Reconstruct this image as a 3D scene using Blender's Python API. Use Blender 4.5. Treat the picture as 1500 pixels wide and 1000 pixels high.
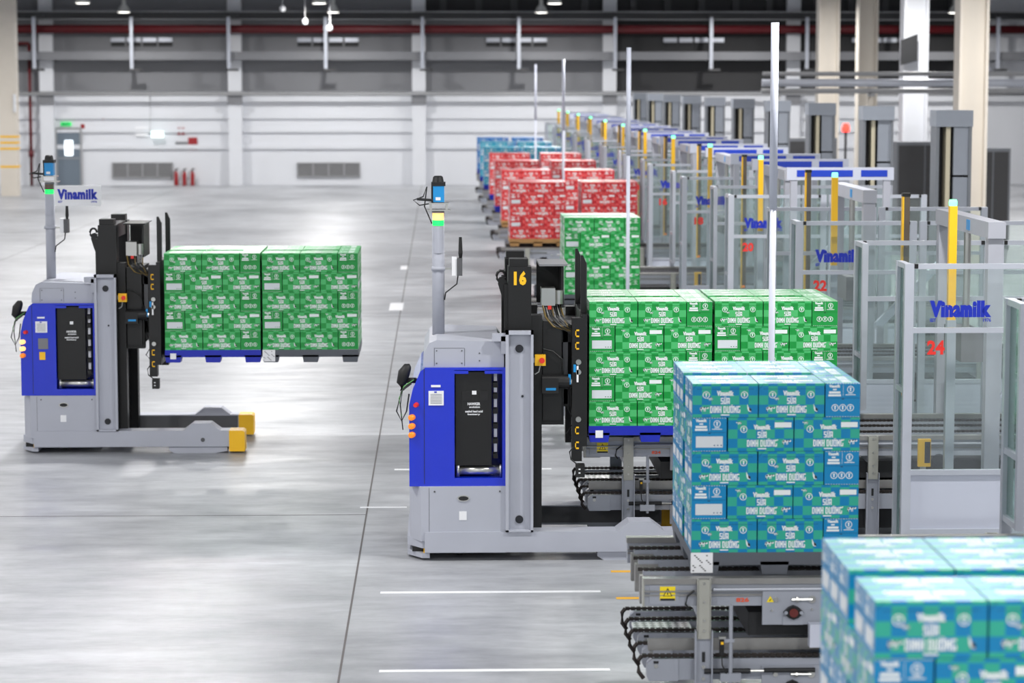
import bpy, math, random
from mathutils import Vector, Matrix
random.seed(7)
for o in list(bpy.data.objects): bpy.data.objects.remove(o)
SC = bpy.context.scene
COL = SC.collection
R = math.radians

# ------------------------------------------------------------------ camera
cd = bpy.data.cameras.new('camera'); cam = bpy.data.objects.new('camera', cd); COL.objects.link(cam)
cam.location = (0, 0, 3.8)
cam.rotation_euler = (R(90 - 6.0256), 0, R(-1.6931))
cd.sensor_width = 36; cd.lens = 36 * 3600 / 1500
cd.clip_end = 300
cd.dof.use_dof = True; cd.dof.focus_distance = 19.2; cd.dof.aperture_fstop = 2.6
SC.camera = cam

# ------------------------------------------------------------------ world, exposure
w = bpy.data.worlds.new('hall_ambient'); SC.world = w; w.use_nodes = True
w.node_tree.nodes['Background'].inputs[0].default_value = (.93, .96, 1, 1)
w.node_tree.nodes['Background'].inputs[1].default_value = 0.7
SC.view_settings.view_transform = 'Standard'; SC.view_settings.look = 'None'
SC.view_settings.gamma = 1; SC.view_settings.use_curve_mapping = False
SC.view_settings.exposure = 0.14
SC.cycles.transparent_max_bounces = 48

# high-bay lamp grid (the light of each lamp; the lamps in view get their bodies further down)
LAMP_X = (-18.3, -11, -3.7, 3.6, 10.9, 18.2)
LAMP_Y = (-3, 7, 17, 27, 37, 47, 57, 67, 77, 87)
ld = bpy.data.lights.new('high_bay_light', 'AREA'); ld.shape = 'DISK'; ld.size = .42
ld.energy = 285; ld.color = (1, .985, .965)
for lx in LAMP_X:
    for ly in LAMP_Y:
        lo = bpy.data.objects.new('high_bay_light', ld); COL.objects.link(lo); lo.location = (lx, ly, 6.19)

# ------------------------------------------------------------------ helpers
def lin(c):
    return tuple(((x / 255) / 12.92 if x / 255 <= .04045 else ((x / 255 + .055) / 1.055) ** 2.4) for x in c)

def mat(name, rgb, rough=.5, metal=0., var=.06, scale=6., bump=0., emit=0., coat=0.):
    m = bpy.data.materials.new(name); m.use_nodes = True
    nt = m.node_tree; b = nt.nodes['Principled BSDF']
    c = lin(rgb)
    b.inputs['Roughness'].default_value = rough; b.inputs['Metallic'].default_value = metal
    b.inputs['Coat Weight'].default_value = coat
    tc = nt.nodes.new('ShaderNodeTexCoord'); nz = nt.nodes.new('ShaderNodeTexNoise')
    nz.inputs['Scale'].default_value = scale; nz.inputs['Detail'].default_value = 4
    nt.links.new(tc.outputs['Object'], nz.inputs['Vector'])
    mx = nt.nodes.new('ShaderNodeMix'); mx.data_type = 'RGBA'
    nt.links.new(nz.outputs['Fac'], mx.inputs[0])
    mx.inputs[6].default_value = tuple(x * (1 - var) for x in c) + (1,)
    mx.inputs[7].default_value = tuple(min(1, x * (1 + var)) for x in c) + (1,)
    nt.links.new(mx.outputs[2], b.inputs['Base Color'])
    if bump:
        bp = nt.nodes.new('ShaderNodeBump'); bp.inputs['Strength'].default_value = bump
        nt.links.new(nz.outputs['Fac'], bp.inputs['Height']); nt.links.new(bp.outputs['Normal'], b.inputs['Normal'])
    if emit:
        b.inputs['Emission Color'].default_value = c + (1,); b.inputs['Emission Strength'].default_value = emit
    return m

def glass_mat(name, tint, gloss):
    m = bpy.data.materials.new(name); m.use_nodes = True; nt = m.node_tree
    for n in list(nt.nodes): nt.nodes.remove(n)
    out = nt.nodes.new('ShaderNodeOutputMaterial'); t = nt.nodes.new('ShaderNodeBsdfTransparent')
    g = nt.nodes.new('ShaderNodeBsdfGlossy'); g.inputs['Roughness'].default_value = .06
    d = nt.nodes.new('ShaderNodeBsdfDiffuse'); d.inputs['Color'].default_value = (.75, .8, .82, 1)
    t.inputs['Color'].default_value = tint
    a = nt.nodes.new('ShaderNodeMixShader'); a.inputs[0].default_value = gloss
    b = nt.nodes.new('ShaderNodeMixShader'); b.inputs[0].default_value = .03
    nt.links.new(t.outputs[0], a.inputs[1]); nt.links.new(g.outputs[0], a.inputs[2])
    nt.links.new(a.outputs[0], b.inputs[1]); nt.links.new(d.outputs[0], b.inputs[2])
    nt.links.new(b.outputs[0], out.inputs[0])
    return m

def checker_mat(name, c1, c2, rough=.32):
    m = bpy.data.materials.new(name); m.use_nodes = True; nt = m.node_tree; b = nt.nodes['Principled BSDF']
    uv = nt.nodes.new('ShaderNodeUVMap'); ck = nt.nodes.new('ShaderNodeTexChecker')
    nt.links.new(uv.outputs[0], ck.inputs['Vector'])
    ck.inputs['Scale'].default_value = 1
    ck.inputs['Color1'].default_value = lin(c1) + (1,); ck.inputs['Color2'].default_value = lin(c2) + (1,)
    nt.links.new(ck.outputs[0], b.inputs['Base Color'])
    b.inputs['Roughness'].default_value = rough
    return m

class MB:
    """collects shapes and links them as one mesh object"""
    def __init__(s): s.v = []; s.f = []; s.m = []; s.uv = {}
    def add(s, vs, fs, mi=0):
        k = len(s.v); s.v += [tuple(p) for p in vs]
        for f in fs: s.f.append(tuple(i + k for i in f)); s.m.append(mi)
    def box(s, x0, x1, y0, y1, z0, z1, mi=0):
        s.add([(x0, y0, z0), (x1, y0, z0), (x1, y1, z0), (x0, y1, z0), (x0, y0, z1), (x1, y0, z1), (x1, y1, z1), (x0, y1, z1)],
              [(0, 3, 2, 1), (4, 5, 6, 7), (0, 1, 5, 4), (1, 2, 6, 5), (2, 3, 7, 6), (3, 0, 4, 7)], mi)
    def prism(s, pts, a, b, axis='y', mi=0):
        """outline pts (two coords) extruded from a to b along axis"""
        n = len(pts)
        ar = sum(pts[i][0] * pts[(i + 1) % n][1] - pts[(i + 1) % n][0] * pts[i][1] for i in range(n))
        if ar < 0: pts = pts[::-1]
        def P(p, t):
            return {'y': (p[0], t, p[1]), 'z': (p[0], p[1], t), 'x': (t, p[0], p[1])}[axis]
        vs = [P(p, a) for p in pts] + [P(p, b) for p in pts]
        fs = [tuple(range(n)), tuple(range(2 * n - 1, n - 1, -1))]
        for i in range(n):
            j = (i + 1) % n; fs.append((i, i + n, j + n, j))
        if axis != 'y': fs = [f[::-1] for f in fs]
        s.add(vs, fs, mi)
    def tube(s, pts, r, n=8, mi=0, caps=True):
        pts = [Vector(p) for p in pts]; k = len(s.v); rings = len(pts)
        up = Vector((0, 0, 1))
        for i, p in enumerate(pts):
            d = (pts[min(i + 1, rings - 1)] - pts[max(i - 1, 0)]).normalized()
            a = d.cross(up)
            if a.length < .05: a = d.cross(Vector((0, 1, 0)))
            a.normalize(); b = a.cross(d)
            rr = r[i] if isinstance(r, (list, tuple)) else r
            for q in range(n):
                t = 2 * math.pi * q / n; s.v.append(tuple(p + a * (rr * math.cos(t)) + b * (rr * math.sin(t))))
        for i in range(rings - 1):
            for q in range(n):
                q2 = (q + 1) % n
                s.f.append((k + i * n + q, k + i * n + q2, k + (i + 1) * n + q2, k + (i + 1) * n + q)); s.m.append(mi)
        if caps:
            s.f.append(tuple(k + q for q in range(n))[::-1]); s.m.append(mi)
            s.f.append(tuple(k + (rings - 1) * n + q for q in range(n))); s.m.append(mi)
    def lathe(s, prof, c=(0, 0, 0), n=16, mi=0):
        s.tube([(c[0], c[1], c[2] + z) for _, z in prof], [max(r, .0005) for r, _ in prof], n, mi)
    def flat(s, pts, o, u, v, mi=0):
        """a flat outline placed at o in the plane u, v"""
        o, u, v = Vector(o), Vector(u), Vector(v)
        s.add([o + u * p[0] + v * p[1] for p in pts], [tuple(range(len(pts)))], mi)
    def ring(s, o, u, v, r0, r1, n=14, mi=0):
        o, u, v = Vector(o), Vector(u), Vector(v); vs = []
        for q in range(n):
            t = 2 * math.pi * q / n; d = u * math.cos(t) + v * math.sin(t); vs += [o + d * r0, o + d * r1]
        s.add(vs, [(2 * q, 2 * q + 1, (2 * q + 3) % (2 * n), (2 * q + 2) % (2 * n)) for q in range(n)], mi)
    def text(s, st, o, u, v, width, height, mi=0, bold=.035):
        vs, fs = text_shape(st, bold); o, u, v = Vector(o), Vector(u), Vector(v)
        s.add([o + u * (x * width) + v * (y * height) for x, y in vs], fs, mi)
    def block(s, st, o, u, v, width, height, mi=0):
        """heavy condensed poster letters with Vietnamese marks"""
        o, u, v = Vector(o), Vector(u), Vector(v); adv = 1.16; n = len(st); tot = sum(.5 if c in ' I' else adv for c in st) - .1; x = -tot / 2; k = width / tot; h = height
        for c in st:
            for (x0, z0, x1, z1) in GLYPH.get(c, []):
                s.flat([(x0, z0), (x1, z0), (x1, z1), (x0, z1)], o + u * (x * k) + v * (-h / 2), u * k, v * h, mi)
            x += .5 if c in ' I' else adv
    def build(s, name, mats, parent=None, loc=None, smooth=False):
        me = s.mesh(name, mats); o = bpy.data.objects.new(name, me); COL.objects.link(o)
        if parent: o.parent = parent
        if loc: o.location = loc
        if smooth:
            for p in me.polygons: p.use_smooth = len(p.vertices) == 4
        return o
    def mesh(s, name, mats):
        me = bpy.data.meshes.new(name); me.from_pydata(s.v, [], s.f)
        for m in (mats if isinstance(mats, (list, tuple)) else [mats]): me.materials.append(m)
        me.polygons.foreach_set('material_index', s.m); me.update(); return me

L_, R_, T_, B_ = (0, 0, .35, .8), (.65, 0, 1, .8), (.35, .66, .65, .8), (.35, 0, .65, .14)
HORN, TILDE = [(1.0, .66, 1.1, .86)], [(.15, .86, .5, .93), (.5, .89, .85, .96)]
GLYPH = {'D': [L_, (.35, .66, .82, .8), (.35, 0, .82, .14), (.65, .14, 1, .66)], 'I': [(0, 0, .35, .8)], 'N': [L_, R_, (.35, .3, .65, .6)], 'H': [L_, R_, (.35, .33, .65, .47)],
         'U': [L_, R_, B_], 'O': [L_, R_, T_, B_], 'G': [L_, (.35, .66, 1, .8), (.35, 0, 1, .14), (.65, .14, 1, .4)], 'S': [(0, .66, 1, .8), (0, .47, .35, .66), (0, .33, 1, .47), (.65, .14, 1, .33), (0, 0, 1, .14)], 'A': [L_, R_, T_, (.35, .22, .65, .36)]}
GLYPH['Ư'] = GLYPH['U'] + HORN; GLYPH['Ữ'] = GLYPH['U'] + HORN + TILDE; GLYPH['Ỡ'] = GLYPH['O'] + HORN + TILDE
_tx = {}
def text_shape(st, bold):
    """letters as flat triangles, normalised to -.5...5 in both directions"""
    if (st, bold) in _tx: return _tx[(st, bold)]
    c = bpy.data.curves.new('lettering', 'FONT'); c.body = st; c.offset = bold; c.resolution_u = 2
    if bold > .049: c.space_character = 1.12
    o = bpy.data.objects.new('lettering', c); COL.objects.link(o)
    me = bpy.data.meshes.new_from_object(o.evaluated_get(bpy.context.evaluated_depsgraph_get()))
    xs = [p.co.x for p in me.vertices]; ys = [p.co.y for p in me.vertices]
    x0, x1, y0, y1 = min(xs), max(xs), min(ys), max(ys)
    r = ([((p.co.x - x0) / (x1 - x0) - .5, (p.co.y - y0) / (y1 - y0) - .5) for p in me.vertices], [tuple(p.vertices) for p in me.polygons])
    bpy.data.objects.remove(o); bpy.data.curves.remove(c); bpy.data.meshes.remove(me)
    _tx[(st, bold)] = r; return r

def tag(o, label, cat, group=None, kind=None):
    if label: o['label'] = label
    if cat: o['category'] = cat
    if group: o['group'] = group
    if kind: o['kind'] = kind
    return o
def thing(name, label, cat, loc=(0, 0, 0), group=None):
    o = bpy.data.objects.new(name, None); COL.objects.link(o); o.location = loc; o.empty_display_size = .1
    return tag(o, label, cat, group)
def dup(o, loc=None, label=None, group=None, parent=None, skip=()):
    c = o.copy(); COL.objects.link(c)
    if parent: c.parent = parent
    if loc: c.location = loc
    if label: c['label'] = label
    if group: c['group'] = group
    for ch in o.children:
        if ch.name.split('.')[0] not in skip: dup(ch, parent=c, skip=skip)
    return c
def one(name, m, parent, fn, label=None, smooth=False):
    b = MB(); fn(b); o = b.build(name, m, parent, smooth=smooth)
    if label: o['label'] = label
    return o
def bx(name, m, parent, *a, label=None):
    return one(name, m, parent, lambda b: b.box(*a), label)
XP, XN, YP, YN, ZP = (1, 0, 0), (-1, 0, 0), (0, 1, 0), (0, -1, 0), (0, 0, 1)

# ------------------------------------------------------------------ materials
M = dict(
    wall=mat('white_wall_paint', (214, 216, 221), .6, scale=1.2, var=.03),
    clad=mat('grey_cladding', (120, 121, 125), .6, scale=.8, var=.06),
    clad_dim=mat('dim_toned_cladding', (46, 46, 48), .7, scale=.8, var=.1),  # colour darkened for the less lit part of the hall
    roof=mat('roof_sheet', (200, 202, 206), .7),
    steel=mat('painted_steel', (150, 151, 153), .5),
    darksteel=mat('dark_steel', (62, 62, 64), .55),
    beige=mat('cream_column_paint', (216, 208, 196), .55, scale=2),
    yellow=mat('safety_yellow', (246, 190, 26), .45),
    lemon=mat('label_yellow', (242, 216, 24), .45),
    red=mat('fire_red', (150, 28, 34), .45),
    darkred=mat('dark_red_pipe', (92, 14, 22), .5),
    black=mat('black_paint', (9, 9, 10), .45, var=.2),
    blackp=mat('black_plastic', (15, 15, 17), .55),
    agvgrey=mat('machine_grey_paint', (172, 175, 186), .5, var=.04, scale=3),
    agvblue=mat('machine_blue_paint', (10, 44, 196), .22, var=.05, coat=.5),
    dgrey=mat('dark_grey_plate', (84, 85, 88), .5),
    chrome=mat('brushed_metal', (196, 196, 192), .28, metal=.9),
    alu=mat('aluminium_profile', (186, 190, 200), .35, metal=.25),
    conv=mat('conveyor_grey', (158, 162, 172), .4, metal=.2, scale=4),
    rail=mat('worn_rail_metal', (150, 149, 147), .38, metal=.5, var=.15, scale=14),
    brack=mat('bracket_grey', (166, 166, 158), .42, metal=.2),
    chain=mat('oiled_chain', (52, 46, 44), .5, metal=.5, var=.3, scale=40),
    void=mat('dark_machinery', (26, 27, 30), .6, var=.2),
    white=mat('white_label', (232, 233, 236), .5, var=.02),
    panel=mat('white_panel', (192, 196, 210), .4, var=.02),
    navy=mat('blue_lettering', (14, 40, 170), .4, var=.02),
    redtxt=mat('red_digits', (226, 48, 40), .4, var=.02),
    lidar=mat('sensor_blue', (22, 140, 206), .4),
    orange=mat('orange_lens', (240, 128, 30), .25, emit=.5),
    amberlit=mat('lit_amber_lens', (255, 190, 110), .3, emit=1.6),
    greenlit=mat('lit_green_lens', (30, 225, 90), .3, emit=1.6),
    greencap=mat('lit_green_cap', (110, 245, 170), .3, emit=2.2),
    redlit=mat('lit_red_beacon', (255, 50, 40), .3, emit=4),
    lampglow=mat('lamp_diffuser', (255, 252, 244), .4, emit=5),
    exitgreen=mat('lit_exit_sign', (30, 190, 90), .4, emit=.9),
    exitwhite=mat('lit_white_sign', (225, 255, 248), .4, emit=1.3),
    doorpaint=mat('door_grey', (104, 116, 128), .5),
    daylight=mat('daylit_pane', (240, 248, 255), .3, emit=1.6),
    vent=mat('vent_louvre', (128, 128, 130), .5),
    brown=mat('light_curtain_window', (98, 86, 72), .3),
    pblue=mat('blue_pallet_plastic', (16, 36, 168), .42),
    pgrey=mat('grey_pallet_plastic', (84, 88, 96), .5),
    pwood=mat('pallet_wood', (176, 134, 84), .7, var=.2, scale=12),
    ink=mat('black_ink', (24, 26, 34), .5),
    bandblue=mat('blue_band', (20, 58, 178), .4),
    machine=mat('lift_grey', (120, 124, 130), .45),
    machine_l=mat('lift_panel_grey', (146, 152, 162), .4),
    gantry=mat('gantry_grey', (168, 170, 180), .45),
    cream=mat('cream_strip', (205, 196, 170), .5),
    gloss=glass_mat('clear_guard_glass', (.93, .965, .955, 1), .06),
    sideglass=glass_mat('green_edge_glass', (.72, .82, .78, 1), .08),
    cable=mat('cable_black', (30, 32, 32), .5),
    cableg=mat('cable_green', (90, 160, 80), .5),
    paintw=mat('floor_line_white', (226, 227, 230), .5, var=.08, scale=20),
    painty=mat('floor_line_yellow', (226, 170, 50), .5, var=.1, scale=20),
    joint=mat('floor_joint', (92, 88, 88), .8),
)

def floor_mat():
    m = bpy.data.materials.new('polished_concrete'); m.use_nodes = True; nt = m.node_tree; b = nt.nodes['Principled BSDF']
    tc = nt.nodes.new('ShaderNodeTexCoord')
    def noise(scale, sx, sy, detail=6, rough=.6):
        mp = nt.nodes.new('ShaderNodeMapping'); mp.inputs['Scale'].default_value = (sx, sy, 1)
        n = nt.nodes.new('ShaderNodeTexNoise'); n.inputs['Scale'].default_value = scale; n.inputs['Detail'].default_value = detail
        n.inputs['Roughness'].default_value = rough
        nt.links.new(tc.outputs['Object'], mp.inputs[0]); nt.links.new(mp.outputs[0], n.inputs['Vector']); return n
    def ramp(n, p0, c0, p1, c1):
        r = nt.nodes.new('ShaderNodeValToRGB'); e = r.color_ramp.elements
        e[0].position = p0; e[0].color = c0; e[1].position = p1; e[1].color = c1
        nt.links.new(n.outputs['Fac'], r.inputs[0]); return r
    big = ramp(noise(.5, 1, .7), .3, lin((146, 148, 152)) + (1,), .72, lin((182, 184, 188)) + (1,))
    fine = ramp(noise(3.2, .35, 1.0, 8, .7), .34, (.7, .7, .715, 1), .64, (1.08, 1.08, 1.08, 1))
    scuff = ramp(noise(1.1, .4, 2.2, 9, .75), .60, (1, 1, 1, 1), .74, (1.28, 1.28, 1.29, 1))
    def mul(a, c):
        x = nt.nodes.new('ShaderNodeMix'); x.data_type = 'RGBA'; x.blend_type = 'MULTIPLY'; x.inputs[0].default_value = 1
        nt.links.new(a, x.inputs[6]); nt.links.new(c, x.inputs[7]); return x.outputs[2]
    nt.links.new(mul(mul(big.outputs[0], fine.outputs[0]), scuff.outputs[0]), b.inputs['Base Color'])
    rr = ramp(noise(1.6, .5, 1.2), .3, (.3, .3, .3, 1), .75, (.5, .5, .5, 1))
    nt.links.new(rr.outputs[0], b.inputs['Roughness'])
    b.inputs['Specular IOR Level'].default_value = .55
    return m
M['floor'] = floor_mat()

# ================================================================== the hall
XL, XR, YB, YF, ZC = -22.5, 26., 91.4, -10., 9.
def struct(name, m, fn, label=None):
    o = one(name, m, None, fn, label); o['kind'] = 'structure'; return o
floor = struct('floor', M['floor'], lambda b: b.box(XL, XR, YF, YB, -.2, 0))
def jt(x0, x1, y0, y1): bx('joint', M['joint'], floor, x0, x1, y0, y1, -.01, .0015)
jt(-.66, -.645, 8, YB); jt(-9.4, -9.385, 20, YB)
for y in (21.45, 40, 58, 76): jt(XL, -.66, y, y + .012)
for y in (30.6, 49, 67): jt(-.645, 1.1, y, y + .012)
def line(m, x0, x1, y0, y1): bx('painted_line', M[m], floor, x0, x1, y0, y1, -.01, .002)
line('paintw', -.45, 1.2, 18.08, 18.15); line('paintw', -.4, 1.1, 15.62, 15.68); line('paintw', -.72, -.3, 21.8, 21.86)
line('paintw', -.45, 1.1, 23.95, 24.03); line('paintw', -.85, -.62, 41, 42.4); line('paintw', -.8, -.66, 50, 51)
line('painty', 1.33, 1.5, 18.83, 18.9); line('painty', 1.3, 1.55, 17.83, 17.9)
line('paintw', -15, -6.2, 62, 62.1)

ceiling = struct('ceiling', M['roof'], lambda b: b.box(XL, XR, YF, YB, ZC, ZC + .2))
struct('wall_left', M['clad'], lambda b: b.box(XL - .2, XL, YF, YB, 0, ZC))
struct('wall_right', M['clad'], lambda b: b.box(XR, XR + .2, YF, YB, 0, ZC))
wb = struct('wall_back', M['wall'], lambda b: b.box(XL, XR, YB, YB + .3, 0, ZC))
# upper cladding sheets above the pipe, dim roof recess past the pilaster put into their colour
PIL = [-21.2, -14.39, -7.5, -.74, 6.3, 13.1, 19.9]
for i in range(len(PIL) - 1):
    a, c = PIL[i] + .25, PIL[i + 1] - .25
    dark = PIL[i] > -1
    bx('cladding_panel', M['clad_dim'] if PIL[i] > 6 else M['clad'], wb, a, c, YB - .06, YB, 3.45, 6.15)
    bx('cladding_panel', M['clad_dim'] if dark else M['clad'], wb, a, c, YB - .05, YB, 6.2, ZC)
    for z, t in ((2.55, .10), (2.02, .07), (1.42, .08)):
        bx('light_band_ledge', M['wall'], wb, a, c, YB - .09, YB, z - t, z + t)  # added ledges standing in for bands of light on the wall
    if dark:
        for k in range(5):
            x = a + (k + .5) * (c - a) / 5; bx('roof_stud', M['darksteel'], wb, x - .12, x + .12, YB - .2, YB - .05, 6.3, ZC)
for i, x in enumerate(PIL):
    t = struct('trim_%d' % (i + 1), M['wall'], lambda b: b.box(x - .25, x + .25, YB - .35, YB, 0, ZC))
    bx('pilaster_bracket', M['clad'], t, x - .27, x + .27, YB - .45, YB - .35, 3.0, 3.45)

# door with lit pane
dr = struct('door_1', M['doorpaint'], lambda b: b.box(-14.08, -13.24, YB - .07, YB, 0, 2.05))
bx('door_pane', M['daylight'], dr, -13.8, -13.5, YB - .09, YB - .065, 1.1, 1.66)
bx('door_frame', M['steel'], dr, -14.16, -14.08, YB - .1, YB, 0, 2.13)
bx('door_frame', M['steel'], dr, -13.24, -13.16, YB - .1, YB, 0, 2.13)
bx('door_frame', M['steel'], dr, -14.08, -13.24, YB - .1, YB, 2.05, 2.13)
bx('kick_rail', M['steel'], dr, -14.05, -13.27, YB - .09, YB - .065, .98, 1.02)

def wallbox(name, label, cat, m, x0, x1, z0, z1, d=.06, text=None, tm=None, group=None, off=0):
    t = thing(name, label, cat, ((x0 + x1) / 2, YB - off, z0), group)
    hx, h = (x1 - x0) / 2, z1 - z0
    bx('panel', M[m], t, -hx, hx, -d, 0, 0, h)
    if text:
        one('lettering', M[tm], t, lambda b: b.text(text, (0, -d - .003, h / 2), XP, ZP, hx * 1.5, h * .6))
    return t
wallbox('exit_sign', 'small lit green exit sign above the grey door', 'sign', 'exitgreen', -13.93, -13.55, 2.19, 2.33, text='EXIT', tm='ink')
wallbox('notice_plate', 'small dark red plate beside the top of the door', 'plate', 'red', -13.2, -13.07, 1.95, 2.25)
for x, z in ((-12.38, 2.44), (-12.35, 1.38)):
    wallbox('wall_button', 'small dark red call point on the white wall beside the door', 'call point', 'red', x - .05, x + .05, z, z + .11, group='call points by the door')
hs = wallbox('exit_light', 'lit white exit light hanging on a thin rod before the wall', 'sign light', 'exitwhite', -10.58, -10.14, 1.77, 2.0, off=.3)
one('hanging_rod', M['steel'], hs, lambda b: b.tube([(-.26, -.03, .2), (-.26, -.03, 1.5), (-.26, .28, 1.5)], .015, 6))
wallbox('notice_board', 'pale grey notice board on the wall beside the red board', 'notice board', 'clad', -9.73, -9.27, 1.33, 1.6)
wallbox('safety_board', 'dark red square board on the wall above the extinguishers', 'notice board', 'red', -9.26, -8.93, 1.33, 1.76)
wallbox('poster', 'pale blank poster on the wall left of the hanging light', 'poster', 'white', -11.2, -10.75, 1.8, 2.15)
for x in (-9.6, -9.45):
    wallbox('fire_sign', 'small red fire notice above the pale notice board', 'sign', 'red', x - .05, x + .05, 1.87, 2.12, group='small red fire notices')

ex0 = None
for i, (x, k) in enumerate(((-9.7, 0), (-9.4, 1), (-9.1, 0))):
    t = thing('fire_extinguisher', 'red fire extinguisher standing on the floor below the red board', 'extinguisher', (x, YB - .28, 0), 'fire extinguishers by the wall')
    one('cylinder', M['red'], t, lambda b: b.lathe([(.07, 0), (.075, .03), (.075, .42), (.05, .5), (.02, .54)], n=12), smooth=True)
    one('valve', M['black'], t, lambda b: (b.box(-.03, .03, -.03, .03, .53, .6), b.box(-.02, .1, -.015, .015, .6, .63)))
    one('hose', M['black'], t, lambda b: b.tube([(.02, -.03, .57), (-.12, -.05, .5), (-.16, -.05, .2)], .015, 6))

def louvre(name, label, x0, x1, z0, z1, n, group, m='vent', back='darksteel'):
    t = thing(name, label, 'vent', ((x0 + x1) / 2, YB, z0), group); hx, h = (x1 - x0) / 2, z1 - z0
    bx('backing', M[back], t, -hx, hx, -.03, 0, 0, h)
    for k in range(n + 1):
        x = -hx + 2 * hx * k / n; bx('mullion', M['steel'], t, x - .025, x + .025, -.08, -.03, 0, h)
    for zz in (0, h - .04): bx('frame_bar', M['steel'], t, -hx, hx, -.08, -.03, zz, zz + .04)
    for q in range(6):
        z = .05 + (h - .1) * q / 6
        bx('slat', M[m], t, -hx + .03, hx - .03, -.06, -.035, z, z + (h - .1) / 6 * .75)
    return t
louvre('wall_vent', 'low grey louvred wall vent near the extinguishers', -12.06, -9.86, .27, .84, 4, None)
louvre('wall_vent', 'low grey louvred wall vent between two white pilasters', -5.24, -2.95, .3, .83, 4, None)
for x0 in (-12.03, -5.2, 1.75, 8.3, 15.3):
    t = thing('clerestory_vent', 'dark slot vent high on the upper wall', 'vent', (x0 + 1.1, YB - .05, 5.1), 'high slot vents')
    for k in range(4):
        bx('slot', M['void'], t, -1.1 + k * .58, -.6 + k * .58, -.05, 0, 0, .16)
        bx('slot_hood', M['alu'], t, -1.1 + k * .58, -.6 + k * .58, -.12, 0, .16, .32)

# long services along the wall
def pipe(name, label, cat, m, z, y, r, x0=XL, x1=XR):
    return tag(one(name, M[m], None, lambda b: b.tube([(x0, y, z), (x1, y, z)], r, 10), smooth=True), label, cat)
pipe('fire_main', 'thick dark red fire pipe running high along the wall', 'pipe', 'darkred', 5.72, YB - .75, .16)
pipe('wall_pipe', 'thin grey pipe running along the wall above head height', 'pipe', 'steel', 3.36, YB - .5, .07)
tr = thing('cable_tray', 'grey steel cable tray slung below the red pipe', 'tray', (0, YB - .75, 4.6))
bx('tray_bed', M['steel'], tr, XL, XR, -.25, .25, 0, .04)
bx('tray_lip', M['clad'], tr, XL, XR, -.27, -.25, .0, .3)
bx('tray_lip', M['steel'], tr, XL, XR, .25, .27, .0, .3)
tb = thing('service_beam', 'dark steel beam above the red fire pipe', 'beam', (0, YB - .7, 6.05))
bx('web', M['darksteel'], tb, XL, XR, -.03, .03, 0, .28); bx('flange', M['steel'], tb, XL, XR, -.15, .15, 0, .04); bx('flange', M['steel'], tb, XL, XR, -.15, .15, .28, .32)
x = -18.2
while x < 25:
    t = thing('service_hanger', 'pale steel hanger post carrying the pipe and cable tray', 'hanger', (x, YB - 1.1, 4.25), 'hangers along the wall')
    bx('post', M['alu'], t, -.06, .06, -.06, .06, 0, 1.95); bx('foot', M['darksteel'], t, -.1, .35, -.08, .08, -.05, .03); bx('head', M['darksteel'], t, -.1, .35, -.08, .08, 1.9, 2.0)
    bx('wall_arm', M['darksteel'], t, -.04, .04, 0, 1.06, .28, .34)
    x += 3.52
tag(one('standpipe', M['darkred'], None, lambda b: (b.tube([(-15.0, YB - .3, 0), (-15., YB - .3, 5.2)], .06, 8), b.tube([(-15.0, YB - .3, 1.05), (-15., YB - .3, 1.3)], .1, 8), b.tube([(-15.7, YB - .3, 5.2), (-15., YB - .3, 5.2)], .06, 8)), smooth=True), 'dark red vertical standpipe beside the cream column', 'pipe')

# cream column with yellow bands at the wall end of the hall
c = thing('support_column', 'cream steel column with yellow warning bands near the wall', 'column', (-14.37, 83, 0))
bx('shaft', M['beige'], c, -.28, .28, -.28, .28, 0, ZC)
for z in (.95, 1.55, 1.75, 1.95): bx('band', M['yellow'], c, -.29, .29, -.29, .29, z, z + .07)
one('downpipe', M['white'], c, lambda b: b.tube([(.24, -.33, 2.8), (.24, -.33, 3.4)], .05, 8))
for (x, y, m) in ((11.2, 71, 'beige'), (13.2, 76, 'beige'), (11.5, 59.6, 'wall'), (10.95, 50.6, 'beige')):
    c = thing('support_column', {'wall': 'white steel column with a screen bracket rising behind the lift towers', 'beige': 'cream steel column rising behind the machines'}[m], 'column', (x, y, 0), None if m == 'wall' else 'cream columns behind the machines')
    bx('shaft', M[m], c, -.28, .28, -.12, .12, 0, ZC); bx('flange', M[m], c, -.3, -.24, -.28, .28, 0, ZC); bx('flange', M[m], c, .24, .3, -.28, .28, 0, ZC)
t = thing('wall_screen', 'dark tilted screen fixed to the white column', 'screen', (11.25, 59.2, 4.2))
one('screen', M['void'], t, lambda b: b.prism([(-.15, 0), (.25, .1), (.25, .75), (-.15, .6)], -.05, 0)); bx('arm', M['steel'], t, 0, .06, 0, .12, .1, .5)

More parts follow.
